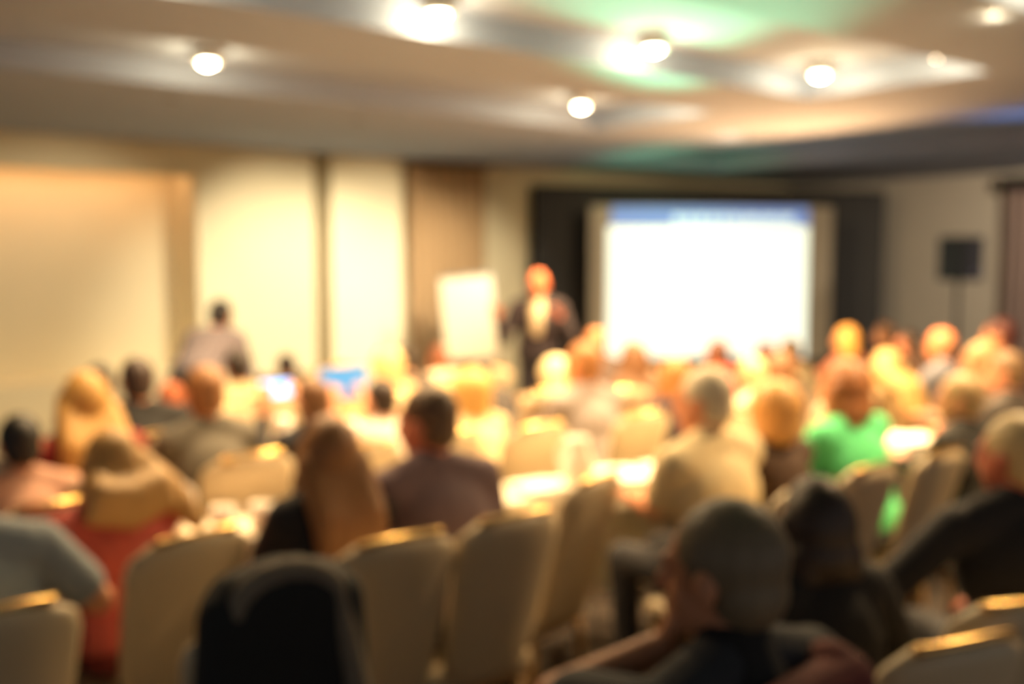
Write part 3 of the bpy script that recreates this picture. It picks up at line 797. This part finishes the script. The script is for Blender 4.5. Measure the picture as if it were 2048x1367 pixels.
# standing person bent forward
pos = at_y(443, 640, 7.2)
person('dark-haired person in a grey plaid shirt bent over by the wall', (pos.x, pos.y), R(-8), pos.z, hair='short', hairc='#1c1a1e', stand=True, lean=R(58), head_pitch=R(-10), wide=1.0,
       shirtmat=cloth('#5c5660', '#8f8790', kind='plaid', scale=9), arms=('side', 'side'), Y=5.0)

# ---------------------------------------------------------------- empty chairs
for (px, py, Y, azd, lab) in ((1205, 985, 3.46, 54, 'empty cream chair between the plum shirt and the cream shirt'),
                              (2072, 1205, 2.16, 14, 'empty cream chair at the lower right edge of the photo')):
    p = at_y(px, py, Y); Rz = Matrix.Rotation(R(azd), 3, 'Z'); q = Rz @ Vector((0, 0.385, 0))
    place_chair((p.x + q.x, p.y + q.y), R(azd), lab)
# chair with the black jacket
p = at_y(552, 1085, 2.08); Rz = Matrix.Rotation(R(32), 3, 'Z'); q = Rz @ Vector((0, 0.385, 0)); jc = (p.x + q.x, p.y + q.y)
place_chair(jc, R(32), 'cream chair hidden under the black draped jacket')


def draped_jacket(label, cx, cy, az, c_out, c_lin, zt, wd, drop, bulge=1.0):
    t = empty('jacket', (cx, cy, 0), az, label, 'jacket')
    bm = bmesh.new()
    for i in range(7):
        x = (i / 6 - 0.5) * wd; e = 1 - (abs(i - 3) / 3) ** 2.2
        cap(bm, (x, -0.425, zt - 0.10 + 0.05 * e), (x * 1.25, -0.385 - 0.03 * bulge, zt - drop), 0.056 * bulge, 0.060 * bulge)
        cap(bm, (x, -0.385, zt - 0.09 + 0.05 * e), (x * 1.05, -0.225, zt - drop * 0.5), 0.040, 0.024)
    cap(bm, (-wd * 0.36, -0.40, zt - 0.085), (wd * 0.36, -0.40, zt - 0.085), 0.07, 0.07)
    for sd in (-1, 1): cap(bm, (sd * wd * 0.48, -0.41, zt - 0.13), (sd * wd * 0.66, -0.41, zt - drop * 0.8), 0.058, 0.050)
    fuse('shell', bm, 0.011, cloth(c_out), t, 5)
    bm = bmesh.new()
    pts = [Vector((wd * 0.44 * math.cos(a), -0.455, zt - 0.09 + 0.075 * math.sin(a))) for a in [PI * k / 8 for k in range(9)]]
    for a, b in zip(pts, pts[1:]): cap(bm, a, b, 0.026, 0.026, 10)
    cap(bm, pts[0], pts[0] + Vector((0.05, -0.03, -0.28)), 0.026, 0.03)
    fuse('collar', bm, 0.009, cloth(c_lin), t, 3)
    return t
draped_jacket('black jacket with a grey collar draped over a chair, lower left', jc[0], jc[1], R(32), '#17191a', '#7b6f60', 1.09, 0.25, 0.66)

# ---------------------------------------------------------------- tables
def make_table(a0, a1, b0, b1, label):
    c = SW((a0 + a1) / 2, (b0 + b1) / 2); L, D = a1 - a0, b1 - b0
    t = empty('folding_table', c, SEAT_AZ, 'narrow folding table under ' + label, 'table', 'long tables between the audience rows')
    bm = bmesh.new(); box(bm, (0, 0, 0.725), (L - 0.01, D - 0.01, 0.03)); from_bm('table_top', bm, M_WOOD, t, False)
    for x in (-1, 1):
        for y in (-1, 1):
            bm = bmesh.new(); tube(bm, (x * (L / 2 - 0.06), D / 2 - 0.06, 0.71), (x * (L / 2 - 0.06), D / 2 - 0.06 + y * 0.045, 0), 0.013); from_bm('leg', bm, M_METAL, t)
    # cloth: falls far on the three open sides, short over the sitters' laps
    bm = bmesh.new(); per = []
    n = 26
    for i in range(n): per.append((-L / 2 + L * i / n, -D / 2, 0, -1, 0.085))
    for i in range(6): per.append((L / 2, -D / 2 + D * i / 6, 1, 0, 0.085 + 0.5 * min(1, i / 2)))
    for i in range(n): per.append((L / 2 - L * i / n, D / 2, 0, 1, 0.58))
    for i in range(6): per.append((-L / 2, D / 2 - D * i / 6, -1, 0, 0.58 - 0.5 * max(0, (i - 3) / 2.5)))
    rings = []
    for k in range(5):
        f = k / 4; ring = []
        for i, (x, y, nx, ny, dr) in enumerate(per):
            o = 0.006 + 0.014 * f * (dr > 0.2) * (1 + math.sin(i * 1.9)) if k else 0.0
            ring.append(bm.verts.new((x + nx * o, y + ny * o, 0.745 - (0 if k == 0 else 0.004) - dr * f * (1 if k else 0))))
        rings.append(ring)
    bm.faces.new(rings[0])
    N = len(per)
    for a, b in zip(rings, rings[1:]):
        for i in range(N): bm.faces.new((a[i], b[i], b[(i + 1) % N], a[(i + 1) % N]))
    o = from_bm('tablecloth', bm, M_LINEN, None, False); o.location = c; o.rotation_euler = (0, 0, SEAT_AZ)
    tag(o, label, 'tablecloth', 'white tablecloths on the long tables')


make_table(0.60, 1.85, 3.42, 3.72, 'white tablecloth beyond the person in coral red')
make_table(1.90, 3.05, 3.40, 3.70, 'white tablecloth beyond the empty chair in the middle')
make_table(3.10, 4.75, 3.38, 3.66, 'white tablecloth beyond the person in bright green')
make_table(0.98, 1.68, 4.62, 4.90, 'white tablecloth beyond the person in the grey sweater')
make_table(1.75, 2.60, 4.92, 5.14, 'white tablecloth beyond the golden blonde in cream')
make_table(0.85, 2.25, 6.30, 6.60, 'white tablecloth far back by the left wall')


# ---------------------------------------------------------------- things on the tables
def mug(x, y, z, label, s=1.0):
    t = empty('coffee_mug', (x, y, z), random.uniform(0, 6), label, 'mug', 'white mugs on the tables')
    bm = bmesh.new(); lathe(bm, [(0, 0), (0.036 * s, 0), (0.041 * s, 0.01), (0.043 * s, 0.095 * s), (0.039 * s, 0.095 * s), (0.036 * s, 0.012), (0, 0.01)], 24); from_bm('cup', bm, M_CERAM, t)
    bm = bmesh.new(); pts = [Vector((0.04 * s + 0.03 * math.sin(a), 0, 0.048 * s + 0.032 * math.cos(a))) for a in [PI * k / 8 for k in range(9)]]
    sweep(bm, pts, 0.006, 8)
    from_bm('handle', bm, M_CERAM, t)


def jug(x, y, z, label, s=1.0):
    t = empty('water_jug', (x, y, z), random.uniform(0, 6), label, 'jug', 'white jugs on the tables')
    bm = bmesh.new(); lathe(bm, [(0, 0), (0.06 * s, 0), (0.085 * s, 0.05 * s), (0.09 * s, 0.11 * s), (0.06 * s, 0.18 * s), (0.05 * s, 0.21 * s), (0.058 * s, 0.24 * s), (0.05 * s, 0.238 * s), (0.045 * s, 0.2 * s), (0, 0.19 * s)], 28); from_bm('vessel', bm, M_CERAM, t)
    bm = bmesh.new(); pts = [Vector((0.055 * s + 0.06 * s * math.sin(a), 0, 0.14 * s + 0.07 * s * math.cos(a))) for a in [PI * k / 8 for k in range(9)]]
    sweep(bm, pts, 0.009 * s, 8)
    from_bm('handle', bm, M_CERAM, t)


def papers(x, y, z, rz, label, n=3, w_=0.21, h_=0.30):
    bm = bmesh.new()
    for k in range(n): box(bm, (random.uniform(-.01, .01), random.uniform(-.01, .01), 0.0015 + 0.003 * k), (w_, h_, 0.0028), Matrix.Rotation(random.uniform(-.08, .08), 3, 'Z'))
    o = from_bm('paper_stack', bm, M_PAPER, None, False); o.location = (x, y, z); o.rotation_euler = (0, 0, rz)
    tag(o, label, 'paper', 'papers lying on the tables')


def on(a, b): p = SW(a, b); return p.x, p.y
ZT = 0.746
mug(*on(0.85, 3.52), ZT, 'white mug on the cloth beyond the empty chair at lower left')
mug(*on(0.98, 3.50), ZT, 'white mug to the right of the one above the lower left chair')
papers(*on(1.25, 3.58), ZT, R(20), 'loose papers beside the two mugs at left')
jug(*on(0.68, 3.62), ZT, 'white jug at the left end of the nearest table', 0.8)
jug(*on(2.36, 3.52), ZT, 'large white jug on the table in the middle of the room', 0.86)
mug(*on(1.97, 3.63), ZT, 'white mug standing left of the large jug', 1.15)
papers(*on(2.17, 3.52), ZT, R(35), 'white papers left of the large jug', 8, 0.20, 0.20)
papers(*on(2.60, 3.56), ZT, R(15), 'white papers right of the large jug', 6)
papers(*on(2.92, 3.56), ZT, R(28), 'white papers before the person in the cream shirt', 3)
papers(*on(4.12, 3.52), ZT, R(35), 'wide white papers between the green shirt and black jacket', 8, 0.26, 0.24)
papers(*on(4.45, 3.53), ZT, R(25), 'white papers before the person in the black jacket', 5)
papers(*on(1.20, 4.76), ZT, R(30), 'thick white papers before the person in the grey sweater', 12)
jug(*on(1.45, 4.76), ZT, 'white jug before the person in navy black', 0.8)
mug(*on(1.90, 5.02), ZT, 'white mug on the table behind the plum brown shirt', 1.1)
mug(*on(2.05, 5.0), ZT, 'second white mug to the right on that far table', 1.1)
jug(*on(2.48, 5.02), ZT, 'white jug on the far table left of the balding person', 0.85)
papers(*on(2.25, 5.02), ZT, R(30), 'papers on the far table left of the balding person')
